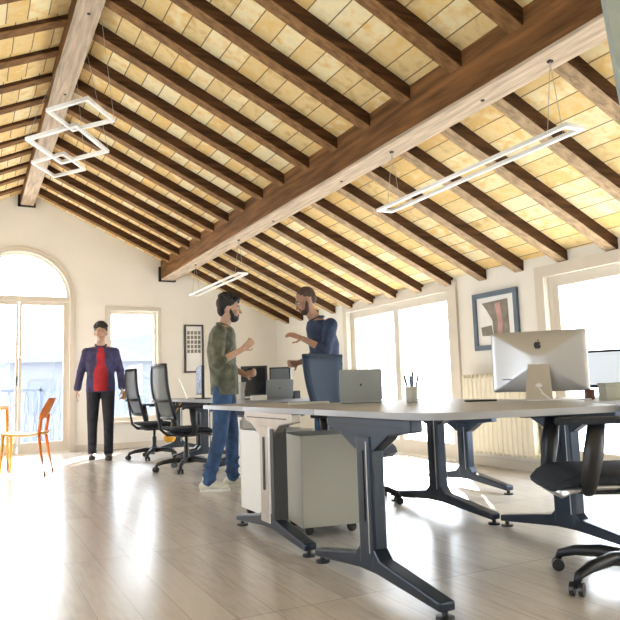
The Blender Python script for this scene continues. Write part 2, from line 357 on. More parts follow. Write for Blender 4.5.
for i, (a, b) in enumerate(((-1.0, 1.4), (3.4, 5.8), (7.2, 9.4))):  # unseen left-wall windows, added to let in more light for the ceiling
    w = struct(bpy.data.objects.new('window_%d' % (i+5), None)); C.objects.link(w)
    flat_shape('window_frame', [rect(a, b, .3, 1.85), rect(a+.06, (a+b)/2-.04, .37, 1.79), rect((a+b)/2+.04, b-.06, .37, 1.79)], .08, YZ(XL-.08), M['trimw'], w)
    bm = BM(); box(bm, XL-.083, XL-.077, a+.03, b-.03, .34, 1.82); obj('pane', bm, M['glass'], w)

# outside: terrace, railing, hazy building
bm = BM(); box(bm, -8, 14, YF+.3, YF+3.2, -.35, -.12); struct(obj('terrace', bm, M['stone']))
bm = BM(); box(bm, XR+.3, XR+3.2, YB-2, YF+.3, -.35, -.12); struct(obj('terrace', bm, M['stone']))
rl = thing('balcony_railing', 'pale blue-grey balcony railing seen through the arched glass door', 'railing', (AX, YF+1.1, -.12))
bm = BM(); box(bm, -2.2, 3.0, -.02, .02, 1.03, 1.07); obj('top_rail', bm, M['rail'], rl)
bm = BM(); box(bm, -2.2, 3.0, -.02, .02, .16, .19); obj('bottom_rail', bm, M['rail'], rl)
for k in range(40):
    x = -2.15 + k*.13; bm = BM()
    tube(bm, [(x+.028*math.sin(t*PI*2), 0, .18+.86*t) for t in [i/12 for i in range(13)]], .011, 6)
    tube(bm, [(x-.028*math.sin(t*PI*2), 0, .18+.86*t) for t in [i/12 for i in range(13)]], .011, 6); obj('baluster', bm, M['rail'], rl)
for x in (-2.2, .4, 3.0): bm = BM(); box(bm, x-.02, x+.02, -.02, .02, 0, 1.1); obj('rail_post', bm, M['rail'], rl)
hb = thing('building', 'hazy pale building across the street beyond the far window', 'building', (6.2, 24, -6))
bm = BM(); box(bm, -5, 5, 0, 6, 0, 7.9); obj('wall', bm, M['city'], hb)
bm = BM(); prism(bm, [(-5.3, 7.9), (5.3, 7.9), (0, 9.0)], 'y', -.3, 6.3); obj('roof', bm, M['city'], hb)
for x in (-4, -2.4, -.8, .8, 2.4, 4):
    for z in (4.2, 6.2):
        bm = BM(); box(bm, x-.4, x+.4, -.04, .1, z, z+1.1); obj('building_window', bm, M['outwin'], hb)

# ------------------------------------------------------------------ radiators, pictures, panel
def radiator(y0, y1, z0, z1, label):
    t = thing('radiator', label, 'radiator', (XR-.10, (y0+y1)/2, 0)); hl = (y1-y0)/2; n = int((y1-y0)/.062)
    for k in range(n):
        y = -hl+.03+k*(2*hl-.06)/(n-1); bm = BM(); capsule(bm, (-.025, y, z0+.02), (-.025, y, z1-.02), .017, .017, 8); capsule(bm, (.025, y, z0+.02), (.025, y, z1-.02), .017, .017, 8); obj('column', bm, M['radiator'], t, True)
    bm = BM(); box(bm, -.034, .005, -hl+.01, hl-.01, z0+.03, z1-.04); obj('web_plate', bm, M['radiator'], t)
    for z, nm in ((z1-.03, 'top_header'), (z0+.03, 'bottom_header')): bm = BM(); tube(bm, [(0, -hl, z), (0, hl, z)], .026, 10); obj(nm, bm, M['radiator'], t, True)
    for s in (-1, 1): bm = BM(); box(bm, -.01, .095, s*(hl-.15)-.012, s*(hl-.15)+.012, z0+.2, z0+.24); obj('wall_bracket', bm, M['radiator'], t)
    bm = BM(); tube(bm, [(0, -hl-.05, z0+.03), (0, -hl-.05, 0)], .009, 8); obj('pipe', bm, M['radiator'], t)
    bm = BM(); lathe(bm, [(.016, 0), (.02, .02), (.02, .05), (.012, .06)], (0, -hl-.05, z0+.03), 10); obj('valve', bm, M['radiator'], t)
radiator(4.62, 5.60, .13, .93, 'cream column radiator on the right wall under the framed print')
def picture(name, label, plane, a0, a1, z0, z1, fw, mt, content):
    t = thing(name, label, 'picture', (0, 0, 0))
    P = YZ if plane == 'x' else XZ; w = (XR-.02) if plane == 'x' else YF-.02; s = -1
    if plane == 'x': t.location = (XR, (a0+a1)/2, z0)
    else: t.location = ((a0+a1)/2, YF, z0)
    off = Matrix.Translation(-Vector(t.location))
    flat_shape('frame', [rect(a0, a1, z0, z1), rect(a0+fw, a1-fw, z0+fw, z1-fw)], .03, off @ P(w), mt, t)
    flat_shape('mat_board', [rect(a0+fw-.005, a1-fw+.005, z0+fw-.005, z1-fw+.005)], .008, off @ P(w+.008), M['paper'], t)
    content(t, off, P, w)
    return t
def c1(t, off, P, w):
    w -= -.0025
    # y decreases to the right in view
    def q(u, v): return (5.48-u*.64, 1.17+v*.59)
    flat_shape('print', [[q(.2, .82), q(.78, .84), q(.80, .12), q(.45, .10), q(.43, .50), q(.30, .70)]], .004, off @ P(w), M['picgrey'], t)
    flat_shape('print', [[q(.50, .78), q(.62, .80), q(.66, .45), q(.60, .13), q(.50, .15), q(.56, .45)]], .004, off @ P(w-.002), M['picpink'], t)
    flat_shape('print', [[q(.16, .40), q(.40, .42), q(.42, .24), q(.18, .25)]], .004, off @ P(w), M['picgrey'], t)
picture('framed_print', 'slate-framed grey and pink abstract print on the right wall above the radiator', 'x', 4.84, 5.48, 1.17, 1.76, .05, M['frameblue'], c1)
def c2(t, off, P, w):
    for i in range(4):
        for j in range(5):
            x = 3.15+i*.06; z = 1.45+j*.075
            flat_shape('print', [rect(x+.004, x+.046, z, z+.055)], .003, off @ P(w+.002), M['picgrey'], t)
picture('framed_poster', 'dark-framed poster of small grey images on the far wall behind the bearded man', 'y', 3.105, 3.425, 1.13, 1.91, .028, M['framedark'], c2)
pn = thing('hanging_panel', 'sage grey panel edge hanging down at the top right', 'panel', (2.33, 1.78, 2.43))
bm = BM(); v = [bm.verts.new(p) for p in ((-.02, .01, .35), (.067, .006, -.36), (.12, .00, -.72), (.38, -.14, -.72), (.36, -.15, .35))]
f = bm.faces.new(v); bm.normal_update(); e = bmesh.ops.extrude_face_region(bm, geom=[f]); bmesh.ops.translate(bm, vec=(.018, .035, 0), verts=[x for x in e['geom'] if isinstance(x, bmesh.types.BMVert)])
obj('board', bm, M['panel'], pn)
bm = BM(); tube(bm, [(.30, -.11, .34), (.30, -.11, .39)], .006, 6); tube(bm, [(.15, -.06, .34), (.15, -.06, .39)], .006, 6); obj('hanger', bm, M['cable'], pn)

# ------------------------------------------------------------------ pendant lamps
def rect_lamp(label, cx, y0, y1, z, w, zb, bar=.023, ins=.25):
    t = thing('pendant_lamp', label, 'lamp', (cx, (y0+y1)/2, z), 0, 'rectangular loop pendant lamps'); hl = (y1-y0)/2; hw = w/2
    fr = flat_shape('light_frame', [rect(-hw, hw, -hl, hl), rect(-hw+bar, hw-bar, -hl+bar*1.4, hl-bar*1.4)], .022, Matrix(), M['led'], t)
    for s in (-1, 1): bm = BM(); tube(bm, [(0, s*(hl-ins), zb-z), (-hw+bar/2, s*(hl-ins), .01)], .0022, 5); tube(bm, [(0, s*(hl-ins), zb-z), (hw-bar/2, s*(hl-ins), .01)], .0022, 5); obj('suspension_wire', bm, M['cable'], t)
    for s in (-1, 1): bm = BM(); box(bm, -.012, .012, s*(hl-ins)-.012, s*(hl-ins)+.012, zb-z-.012, zb-z+.004); obj('ceiling_plate', bm, M['iron'], t)
    return t
rect_lamp('long white rectangular loop lamp hanging near on the right, below the big beam', 2.84, 2.40, 4.25, 2.19, .14, 2.618, ins=.14)
rect_lamp('short-looking white rectangular loop lamp hanging far away above the bearded man', 2.84, 7.25, 9.2, 2.195, .13, 2.618, ins=.12)
t = thing('pendant_lamp', 'cluster of three overlapping white square loop lamps under the ridge beam', 'lamp', (.72, 5.2, 2.8))
def sq_lamp(p, par):
    P = [Vector(q)-Vector((.72, 5.2)) for q in p]; c = sum(P, Vector((0, 0)))/4
    inn = [c+(q-c)*.88 for q in P]
    return flat_shape('light_frame', [[tuple(q) for q in P], [tuple(q) for q in inn]], .025, Matrix.Translation((0, 0, par)), M['led'], t), P
for pts, z in (([(.433, 4.736), (.664, 4.419), (.90, 4.74), (.65, 5.05)], 0), ([(.345, 5.358), (.658, 4.91), (.98, 5.401), (.662, 5.844)], 0.002), ([(.43, 5.892), (.651, 5.558), (.877, 5.924), (.648, 6.237)], -.0)):
    o, P = sq_lamp(pts, z)
    bm = BM()
    for q in (P[0], P[2]): tube(bm, [(max(-.06, min(.07, q.x)), q.y, .858), (q.x*.97, q.y*.99, .0)], .002, 5)
    obj('suspension_wire', bm, M['cable'], t)

# ------------------------------------------------------------------ desks
def desk_leg(root, x, y, L=0.95, h=.70, ma='deskmetal', mb='deskdark', rz=0, colw=.12, label=None, mf=None, channel=False):
    """T-shaped arched leg (an Empty part with its own pieces); foot runs along local y"""
    t = bpy.data.objects.new('leg', None); C.objects.link(t); t.parent = root; t.location = (x-root.location.x, y-root.location.y, 0); t.rotation_euler = (0, 0, rz)
    if label: t['label'] = label
    hl = L/2
    up = [(-hl, .03), (-hl, .066), (-.10, .13), (-.06, .17), (.06, .17), (.10, .13), (hl, .066), (hl, .03), (.07, .07), (-.07, .07)]
    bm = BM(); prism(bm, up, 'x', -.036, .036); obj('foot', bm, M[mf or ma], t, bevel=.008)
    for s in (-1, 1): bm = BM(); lathe(bm, [(.012, .035), (.012, .012), (.035, .01), (.035, 0)], (0, s*(hl-.02), 0), 14); obj('glide', bm, M['black'], t)
    bm = BM(); rbox(bm, -.04, .04, -colw/2, colw/2, .1, h-.08, .018); obj('column', bm, M[ma], t)
    bm = BM(); box(bm, -.0425, .0425, -colw/2+.022, -colw/2+.028, .15, h-.10); obj('column_groove', bm, M['silver'], t)
    bm = BM(); box(bm, -.044, -.04, -.01, .015, .28, h-.14); obj('cable_slot', bm, M[mb], t)
    if channel: bm = BM(); box(bm, -.036, .05, -colw/2-.05, -colw/2-.002, .12, h-.09); obj('cable_channel', bm, M['black'], t, bevel=.004)
    br = [(-.36, h), (.33, h), (.33, h-.05), (.22, h-.07), (.08, h-.14), (-.08, h-.14), (-.20, h-.07), (-.36, h-.05)]
    bm = BM(); prism(bm, br, 'x', -.03, .03); obj('top_bracket', bm, M[ma], t, bevel=.006)
    bm = BM(); box(bm, -.0315, -.03, -.30, .28, h-.034, h-.028); box(bm, .03, .0315, -.30, .28, h-.034, h-.028); obj('bracket_seam', bm, M[mb], t)
    return t
ZT = .748; TH = .028; H = ZT-TH
def desk(label, pts, legs, group, z=ZT, cross=None, name='desk', cat='desk'):
    cx = sum(p[0] for p in pts)/len(pts); cy = sum(p[1] for p in pts)/len(pts)
    root = thing(name, label, cat, (cx, cy, 0), 0, group)
    o = flat_shape('desktop', [[(p[0]-cx, p[1]-cy) for p in pts]], TH, Matrix.Translation((0, 0, z-TH/2)), M['desktop'], root)
    b = o.modifiers.new('bevel', 'BEVEL'); b.width = .004; b.segments = 2; b.limit_method = 'ANGLE'
    for a in legs: desk_leg(root, a[0], a[1], h=z-TH, **a[2])
    if cross: bm = BM(); box(bm, cross[0]-cx, cross[1]-cx, cross[2]-.03-cy, cross[2]+.03-cy, z-TH-.075, z-TH-.03); obj('crossbar', bm, M['deskmetal'], root, bevel=.004)
    return root
G1 = 'desks of the near cluster'; G2 = 'desks of the far row'
near = [(1.56, 3.05), (1.56, 2.24), (1.575, 2.17), (1.62, 2.11), (1.72, 2.06), (2.0, 1.99), (2.40, 1.94), (2.46, 1.97), (2.60, 2.24), (2.70, 2.28), (3.0, 2.28), (3.0, 3.05)]
desk('nearest grey desk with rounded corner and slate-blue legs, carrying the all-in-one computer', near, [(1.585, 2.57, dict(L=1.0)), (2.89, 2.68, dict(L=1.0, colw=.15))], G1)
desk('grey desk at the right edge carrying the bright-screened monitor', [(3.004, 2.28), (4.4, 2.28), (4.4, 3.05), (3.004, 3.05)], [(4.3, 2.55, dict(L=.98))], G1, cross=(2.99, 4.27, 2.6))
desk('grey desk carrying the silver laptop and the pen pot', [(1.56, 3.054), (2.95, 3.054), (2.95, 4.05), (1.56, 4.05)], [(1.55+.03, 3.66, dict(L=.98, ma='bronze', mf='deskmetal', channel=True, colw=.15, label='leg with pale bronze column and black cable channel')), (2.86, 3.77, dict(L=1.1))], G1)
desk('narrow grey desk extension resting on the white side cabinet', [(1.56, 4.054), (2.08, 4.054), (2.08, 4.85), (1.56, 4.85)], [(2.0, 4.45, dict(L=.7, ma='deskdark', mb='black'))], G1)
desk('low grey table in front of the cream radiator', [(3.32, 4.08), (3.92, 4.08), (3.92, 4.88), (3.32, 4.88)], [(3.68, 4.46, dict(L=.98))], None, z=.62, name='side_table', cat='table')
ys = (5.75, 6.98, 8.21, 9.44)
lab = ('grey desk nearest the two standing men, holding the black monitors', 'grey desk of the far row with the thin side-on monitor on it', 'grey desk of the far row nearest the far wall')
for i in range(3):
    lg = [(2.64, ys[i]+.08, dict(L=.74, ma='deskdark', mb='black', rz=PI/2)), (2.64, ys[i+1]-.08, dict(L=.74, ma='deskdark', mb='black', rz=PI/2))]
    desk(lab[i], [(2.25, ys[i]+.003), (3.02, ys[i]+.003), (3.02, ys[i+1]), (2.25, ys[i+1])], lg, G2)

# ------------------------------------------------------------------ pedestals
def pedestal(loc, rz, w, d, h, label, m, ms, drawers=3, castor=True):
    t = thing('drawer_pedestal', label, 'pedestal', loc, rz)
    bm = BM(); rbox(bm, 0, w, 0, d, .05, h-.02, .008, 2); obj('body', bm, m, t)
    bm = BM(); rbox(bm, -.004, w+.004, -.004, d+.004, h-.02, h, .01, 2); obj('top_panel', bm, m, t)
    hh = (h-.02-.06)/drawers
    for k in range(drawers):
        z = .06+k*hh; bm = BM(); box(bm, -.018, 0, .012, d-.012, z, z+hh-.008); dr = obj('drawer', bm, ms, t, bevel=.003)
        bm = BM(); box(bm, -.026, -.016, d/2-.05, d/2+.05, z+hh-.035, z+hh-.025); obj('handle', bm, M['silver'] if m is M['ped'] else M['iron'], dr)
    bm = BM(); lathe(bm, [(.007, 0), (.007, .006)], (0, 0, 0), 10); l = obj('lock', bm, M['iron'], t); l.rotation_euler = (0, -PI/2, 0); l.location = (-.018, d-.06, h-.06)
    for x in (.05, w-.05):
        for y in (.05, d-.05):
            bm = BM(); tube(bm, [(x, y-.015, .026), (x, y+.015, .026)], .026, 12); box(bm, x-.008, x+.008, y-.01, y+.01, .04, .055); obj('castor', bm, M['black'], t)
    return t
pedestal((1.745+.427, 3.59+.337, 0), R(171), .37, .40, .575, 'olive grey mobile pedestal under the near desks, between two desk legs', M['ped'], M['pedside'])
pedestal((1.71+.36, 4.06+.43, 0), PI, .36, .43, .58, 'white side cabinet under the narrow desk extension left of the bronze leg', M['pedside'], M['pedside'])
pedestal((2.24, 5.82, 0), 0, .5, .42, .60, 'white three-drawer pedestal behind the bearded man\'s legs', M['pedside'], M['pedside'])

# ------------------------------------------------------------------ office chair (faces local -y... seat front at +x)
def office_chair(label, loc, rz, back='veil', near=False, hseat=.47, flare=0, k0=.35, boff=0, armx=0):
    t = thing('office_chair', label, 'chair', loc, rz, 'black office task chairs')
    for k in range(5):
        a = 2*PI*k/5 + k0; c, s = math.cos(a), math.sin(a)
        bm = BM(); tube(bm, [(c*r_, s*r_, z) for r_, z in ((.02, .105), (.12, .115), (.24, .10), (.31, .078), (.325, .05))], [.032, .028, .023, .019, .014], 10); arm = obj('base_arm', bm, M['black'], t, True, loc=(boff, 0, 0))
        bm = BM(); a2 = a+.5
        for o_ in (-.018, .018):
            p = Vector((c*.325, s*.325, .027)); q = Vector((-math.sin(a2), math.cos(a2), 0))
            tube(bm, [p+q*(o_-.009), p+q*(o_+.009)], .027, 14)
        box(bm, c*.325-.008, c*.325+.008, s*.325-.008, s*.325+.008, .03, .06); obj('castor', bm, M['black'], arm)
    bm = BM(); lathe(bm, [(.034, .085), (.034, .16), (.027, .17), (.027, .27), (.016, .28), (.016, hseat-.09)], (0, 0, 0), 16); obj('gas_column', bm, M['black'], t, True, loc=(boff, 0, 0))
    bm = BM(); rbox(bm, -.12, .10, -.09, .09, hseat-.11, hseat-.055, .03); box(bm, -.02, .0, .09, .2, hseat-.09, hseat-.08); obj('tilt_mechanism', bm, M['black'], t, bevel=.01)
    # seat: waterfall front
    bm = BM(); rs = []
    for i in range(13):
        u = i/12; x = -.22 + .47*u; w = .245*min(1, (1-(abs(u-.5)*2)**6*.25))*(.94 if u < .1 else 1); drop = -.045*max(0, (u-.72)/.28)**2 + .012*max(0, (.2-u)/.2)
        th = .035*(1-.65*(abs(u-.5)*2)**5)
        rs.append([bm.verts.new((x, w*math.cos(q)*(1), hseat-.03+drop + th*math.sin(q)*(1+.0*q) + (.012*(math.cos(q)**4) if math.sin(q) > 0 else 0))) for q in [2*PI*j/20 for j in range(20)]])
    skin_rings(bm, rs); obj('seat', bm, M['blackfab'], t, True)
    bm = BM(); rs = []
    for i in range(9):
        u = i/8; x = -.20 + .42*u; drop = -.03*max(0, (u-.72)/.28)**2
        rs.append([bm.verts.new((x, y, z+drop)) for y, z in ((-.2, hseat-.062), (.2, hseat-.062), (.17, hseat-.078), (-.17, hseat-.078))])
    skin_rings(bm, rs); obj('seat_pan', bm, M['black'] if not near else M['silver'], t, True)
    # back frame loop, leaning
    def bp(v, u):  # v height 0..1, u side -1..1
        w = (.205 + .035*math.sin(v*PI*.8) - (0.03*v))*(1-flare) + flare*(.12+.09*v)
        return Vector((-.235 - .10*v - .035*math.sin(v*PI) + .03*u*u, u*w, hseat+.10+.56*v))
    loop = [bp(v, -1) for v in [i/10 for i in range(11)]] + [bp(1, u) for u in (-.6, -.2, .2, .6)] + [bp(v, 1) for v in [1-i/10 for i in range(11)]] + [bp(0, u) for u in (.6, .2, -.2, -.6)]
    bm = BM(); tube(bm, loop, .02, 8, True); obj('back_frame', bm, M['black'] if back == 'veil' else M[back], t, True)
    bm = BM(); g_ = [[bm.verts.new(bp(i/10, -1+2*j/8)) for j in range(9)] for i in range(11)]
    for i in range(10):
        for j in range(8): bm.faces.new((g_[i][j], g_[i][j+1], g_[i+1][j+1], g_[i+1][j]))
    b = obj('back_mesh', bm, M[back], t, True); so = b.modifiers.new('s', 'SOLIDIFY'); so.thickness = .008 if back == 'veil' else .02
    bm = BM(); tube(bm, [(-.06, 0, hseat-.085), (-.22, 0, hseat-.08), (-.29, 0, hseat-.02), (-.315, 0, hseat+.12), (-.345, 0, hseat+.30)], [.028, .028, .026, .022, .018], 8, flat=.6); obj('back_support', bm, M['black'], t, True)
    bm = BM(); tube(bm, [bp(.33, -1)+Vector((-.012, 0, 0)), (-.335, -.1, hseat+.28), (-.335, .1, hseat+.28), bp(.33, 1)+Vector((-.012, 0, 0))], .014, 8); obj('lumbar_bar', bm, M['black'], t, True)
    for s in (-1, 1):
        bm = BM(); tube(bm, [(-.02, s*.12, hseat-.08), (-.02, s*.235, hseat-.075), (-.01, s*.275, hseat-.03), (-.03, s*.285, hseat+.08), (-.05, s*.285, hseat+.20)], [.02, .026, .034, .040, .034], 10, flat=.6, up=Vector((0, 1, 0))); ar = obj('armrest_post', bm, M['black'], t, True, loc=(armx, 0, 0))
        bm = BM(); rbox(bm, -.16, .11, s*.285-.04, s*.285+.04, hseat+.195, hseat+.222, .035); obj('armrest_pad', bm, M['blackfab'], ar, bevel=.008)
    return t
# near chair, facing image-left
office_chair('black task chair at the right edge with its armrest pad under the near desktop', (2.43, 2.07, 0), R(150), near=True, back='bluemesh', hseat=.49, k0=.52, boff=-.10, armx=.15)
far = office_chair('black mesh office chair at the far desks, leftmost beside the walking man', (2.16, 8.75, 0), R(5), 'veil')
dup(far, (2.13, 7.22, 0), R(6), 'second black mesh office chair from the left, in front of the far window')
office_chair('office chair with slate-blue back in front of the man in navy', (2.59, 4.40, 0), R(-72), 'bluemesh', flare=.95, hseat=.435)
dup(far, (3.72, 2.42, 0), R(100), 'black chair under the right-edge desktop with one castor showing')

# small orange bag hooked under the second chair
bm = BM(); ell(bm, (0, 0, .07), (.10, .07, .06)); ell(bm, (0, 0, .03), (.085, .06, .035)); tube(bm, [(-.05, 0, .1), (-.03, 0, .17), (.03, 0, .17), (.05, 0, .1)], .008, 6)
o = organic('fabric_bag', bm, .008, M['yellowm'], None); o.location = (2.12, 7.86, 0.26); o.scale = (.75, .75, .75); tag(o, 'small bright orange bag hanging under the desk beside the second chair', 'bag')
bm = BM(); tube(bm, [(2.12, 7.86, .385), (2.16, 7.86, .55), (2.262, 7.86, .715)], .004, 5); tag(obj('bag_strap', bm, M['yellowm']), 'thin orange strap holding the small orange bag to the desk edge', 'strap')

# ------------------------------------------------------------------ orange chairs and white table at left
def shell_chair(label, loc, rz):
    t = thing('side_chair', label, 'chair', loc, rz, 'orange side chairs by the arched door')
    bm = BM(); rs = []
    for i in range(9):
        u = i/8; x = -.21+.42*u; w = .20+.02*math.sin(u*PI); dz = -.022*math.sin(u*PI)
        rs.append([bm.verts.new((x, w*math.cos(q), .445+dz+.018*math.sin(q)+.012*math.cos(q)**2)) for q in [2*PI*j/16 for j in range(16)]])
    skin_rings(bm, rs); obj('seat', bm, M['yellowm'], t, True)
    for s in (-1, 1):
        bm = BM(); tube(bm, [(.19, s*.17, .44), (.20, s*.19, .22), (.21, s*.21, 0)], [.017, .014, .010], 8); obj('leg', bm, M['yellowm'], t, True)
        bm = BM(); tube(bm, [(-.17, s*.17, .44), (-.20, s*.19, .22), (-.245, s*.21, 0)], [.017, .014, .010], 8); obj('leg', bm, M['orange'], t, True)
        bm = BM(); tube(bm, [(-.17, s*.17, .43), (-.185, s*.185, .55), (-.20, s*.19, .64)], [.018, .018, .016], 8); obj('back_upright', bm, M['orange'], t, True)
    bm = BM(); rs = []
    for i in range(9):
        v = i/8; z = .60+.22*v; w = .20*(1-.25*v**3)*(.85+.15*math.sin(v*PI))
        rs.append([bm.verts.new((-.195-.10*v+.035*math.cos(q)**2*1.0+.012*math.sin(q), w*math.cos(q), z)) for q in [2*PI*j/16 for j in range(16)]])
    skin_rings(bm, rs); obj('backrest', bm, M['orange'], t, True)
    return t
c1_ = shell_chair('orange side chair standing alone in front of the arched door', (.58, 8.06, 0), R(163))
dup(c1_, (-.2, 9.35, 0), R(-20), 'orange side chair cut off by the left edge, behind the white table')
tb = thing('cafe_table', 'small white-topped table with amber legs cut off by the left edge', 'table', (.02, 8.55, 0), R(-27))
bm = BM(); rbox(bm, -.4, .36, -.4, .4, .735, .755, .05); obj('tabletop', bm, M['white'], tb, bevel=.004)
for sx, sy in ((-.34, -.33), (.30, -.33), (-.34, .33), (.30, .33)): bm = BM(); tube(bm, [(sx*.95, sy*.95, .735), (sx, sy, 0)], [.018, .013], 8); obj('leg', bm, M['yellowm'], tb, True)
bm = BM(); box(bm, -.33, .30, -.32, .32, .70, .735); obj('apron', bm, M['yellowm'], tb)

# ------------------------------------------------------------------ things on the desks
# all-in-one computer
LOGO = [(.0, .62), (.12, .68), (.28, .70), (.42, .64), (.50, .54), (.40, .44), (.36, .28), (.42, .12), (.54, .04), (.46, -.16), (.34, -.34), (.22, -.42), (.08, -.38), (.0, -.36), (-.10, -.39), (-.24, -.42), (-.36, -.32), (-.48, -.10), (-.54, .14), (-.52, .38), (-.42, .58), (-.28, .69), (-.12, .68)]
LEAF = [(.0, .76), (.03, .90), (.12, 1.02), (.24, 1.08), (.24, .94), (.16, .82), (.08, .77)]
def logo(par, m, mt, s, name='logo'):
    sc = Matrix.Diagonal((s, s, 1, 1))
    bm_ = flat_shape(name, [LOGO, LEAF], .003, m @ sc, mt, par); return bm_
ic = thing('desktop_computer', 'silver all-in-one computer seen from behind with black fruit emblem', 'computer', (2.855, 2.79, ZT), 0)
ic.rotation_euler = (0, 0, R(-50))
# local: screen faces +y (away from the camera), back toward -y
tilt = Matrix.Translation((0, 0, .048)) @ Matrix.Rotation(R(-4), 4, 'X')
bm = BM(); W_, H_ = .515, .342; rs = []
def rr(w, h, y, r=.012, bulge=0):
    pts = []
    for cx, cz, a in ((w-r, h-r, 0), (-w+r, h-r, 90), (-w+r, r, 180), (w-r, r, 270)):
        for k in range(4): q = R(a+30*k); pts.append((cx+r*math.cos(q), y, cz+r*math.sin(q)))
    return [bm.verts.new(p) for p in pts]
rs = [rr(W_/2, H_, .02), rr(W_/2, H_, .012)]
for k, (s_, y) in enumerate(((.98, .004), (.90, -.003), (.75, -.012), (.55, -.021), (.35, -.028), (.2, -.032), (.11, -.033))):
    base = rr(W_/2*s_, H_*s_, y)
    for v in base: v.co.z += H_*(1-s_)/2
    rs.append(base)
skin_rings(bm, rs); bmesh.ops.transform(bm, matrix=tilt, verts=bm.verts); obj('screen_housing', bm, M['alu'], ic, True).modifiers.new('w', 'WEIGHTED_NORMAL')
bm = BM(); box(bm, -W_/2+.01, W_/2-.01, .0205, .0225, .06, H_-.012, tilt); obj('display', bm, M['scr_off'], ic)
st = flat_shape('stand', [[(-.07, 0), (.07, 0), (.055, .205), (-.055, .205)]], .007, Matrix(), M['alu'], ic)
st.data.transform(Matrix.Translation((0, -.125, .006)) @ Matrix.Rotation(R(69), 4, 'X'))
for i, v in enumerate(st.data.vertices): pass
bm = BM(); rbox(bm, -.07, .07, -.128, .085, 0, .008, .01); obj('stand_foot', bm, M['alu'], ic)
bm = BM(); tube(bm, [(0, -.103, .075), (0, -.093, .079)], .018, 16); obj('cable_port', bm, M['white'], ic)
logo(ic, tilt @ Matrix.Translation((0, -.0345, .25)) @ Matrix.Rotation(R(90), 4, 'X'), M['black'], .036, 'emblem')
bm = BM(); tube(bm, [(0, -.105, .075), (.02, -.135, .04), (.06, -.15, .006), (.2, -.17, .005), (.26, -.15, .005)], .004, 6); obj('power_cable', bm, M['white'], ic, True)
bm = BM(); box(bm, -.20, -.15, -.03, -.008, .118, .122); obj('port_strip', bm, M['black'], ic)

def laptop(label, loc, rz, w, d, open_deg, group=None):
    t = thing('laptop', label, 'laptop', loc, rz, group)
    bm = BM(); rbox(bm, -w/2, w/2, 0, d, .003, .014, .012); obj('base', bm, M['aluL'], t, bevel=.002)
    bm = BM(); box(bm, -w/2+.02, w/2-.02, .03, d*.55, .0142, .0152); obj('keyboard', bm, M['black'], t)
    hinge = Matrix.Translation((0, .002, .014)) @ Matrix.Rotation(R(open_deg), 4, 'X')
    bm = BM(); rbox(bm, -w/2, w/2, 0, d, -.006, .0, .012, mtx=None); bmesh.ops.transform(bm, matrix=hinge, verts=bm.verts); lid = obj('lid', bm, M['aluL'], t, bevel=.002)
    bm = BM(); box(bm, -w/2+.01, w/2-.01, .012, d-.01, .0002, .001, hinge); obj('display', bm, M['scr_grey'], lid) if False else bm.free()
    bm = BM(); box(bm, -w/2+.01, w/2-.01, .012, d-.01, -.0072, -.006, hinge); obj('display', bm, M['scr_off'], lid)
    e = logo(lid, hinge @ Matrix.Translation((0, d*.5, .0008)), M['black'], .012, 'emblem')
    return t
# lid rises from the near edge; keyboard lies beyond
laptop('open silver laptop with round dark emblem on its lid, in front of the slate-blue chair', (2.20, 3.64, ZT), R(-30), .265, .2, 98, 'open laptops seen from behind')
laptop('open silver laptop on the far desks between the two standing men', (2.62, 5.82, ZT), R(-12), .26, .18, 108, 'open laptops seen from behind')

def monitor(label, loc, rz, w, h, zb, face, group='black desktop monitors'):
    t = thing('monitor', label, 'monitor', loc, rz, group)
    bm = BM(); rbox(bm, -.02, .012, -w/2, w/2, 0, h, .008, mtx=Matrix.Translation((0, 0, zb))); obj('bezel', bm, M['black'], t, bevel=.003)
    bm = BM(); box(bm, .0125, .0145, -w/2+.015, w/2-.015, zb+.02, zb+h-.015); obj('display', bm, M[face], t)
    bm = BM(); box(bm, -.05, -.02, -.03, .03, .01, zb+h*.6); obj('stand', bm, M['black'], t, bevel=.004)
    bm = BM(); rbox(bm, -.12, .06, -.1, .1, 0, .012, .03); obj('stand_foot', bm, M['black'], t)
    return t
# local +x is the viewing side
monitor('black-framed monitor with bright screen behind the all-in-one computer at right', (3.62, 2.76, ZT), R(205), .58, .235, .05, 'screen')
monitor('black monitor with dark screen right behind the bearded man', (2.53, 6.22, ZT), R(232), .27, .30, .03, 'scr_off')
monitor('black monitor with grey screen just behind the far laptop', (2.76, 6.10, ZT), R(228), .22, .28, .03, 'scr_grey')
monitor('thin black monitor seen almost edge-on on the far desks left of the bearded man', (2.46, 7.75, ZT), R(171), .45, .34, .05, 'scr_off')
# pen pot with pens
pp = thing('pen_pot', 'grey pen pot on the desk in front of the big bright window', 'pen pot', (2.40, 3.38, ZT)); pp.scale = (1.05, 1.05, 1.05)
bm = BM(); lathe(bm, [(.030, 0), (.034, .005), (.036, .09), (.032, .09), (.029, .01)], n=18); obj('pot', bm, M['cup'], pp, True)
for i, (dx, dy, l) in enumerate(((-.05, .0, .165), (-.02, -.02, .16), (.02, .01, .185), (.04, -.02, .165))):
    bm = BM(); tube(bm, [(dx*.2, dy*.2, .012), (dx, dy, l)], [.005, .007], 6); o = obj('pen', bm, M['black'] if i % 2 == 0 else M['frameblue'], None); o.location = pp.location
    tag(o, ('dark pen leaning left in the grey pen pot', 'slate pen left of centre in the grey pen pot', 'dark pen standing tallest in the grey pen pot', 'slate pen at the right rim of the grey pen pot')[i], 'pen', 'pens in the pen pot')
bm = BM(); rbox(bm, -.09, .09, -.035, .035, 0, .010, .02); o = obj('phone', bm, M['black'], bevel=.003); o.location = (2.62, 3.22-.2, ZT); o.rotation_euler.z = R(-25); tag(o, 'flat black phone lying between pen pot and all-in-one computer', 'phone')
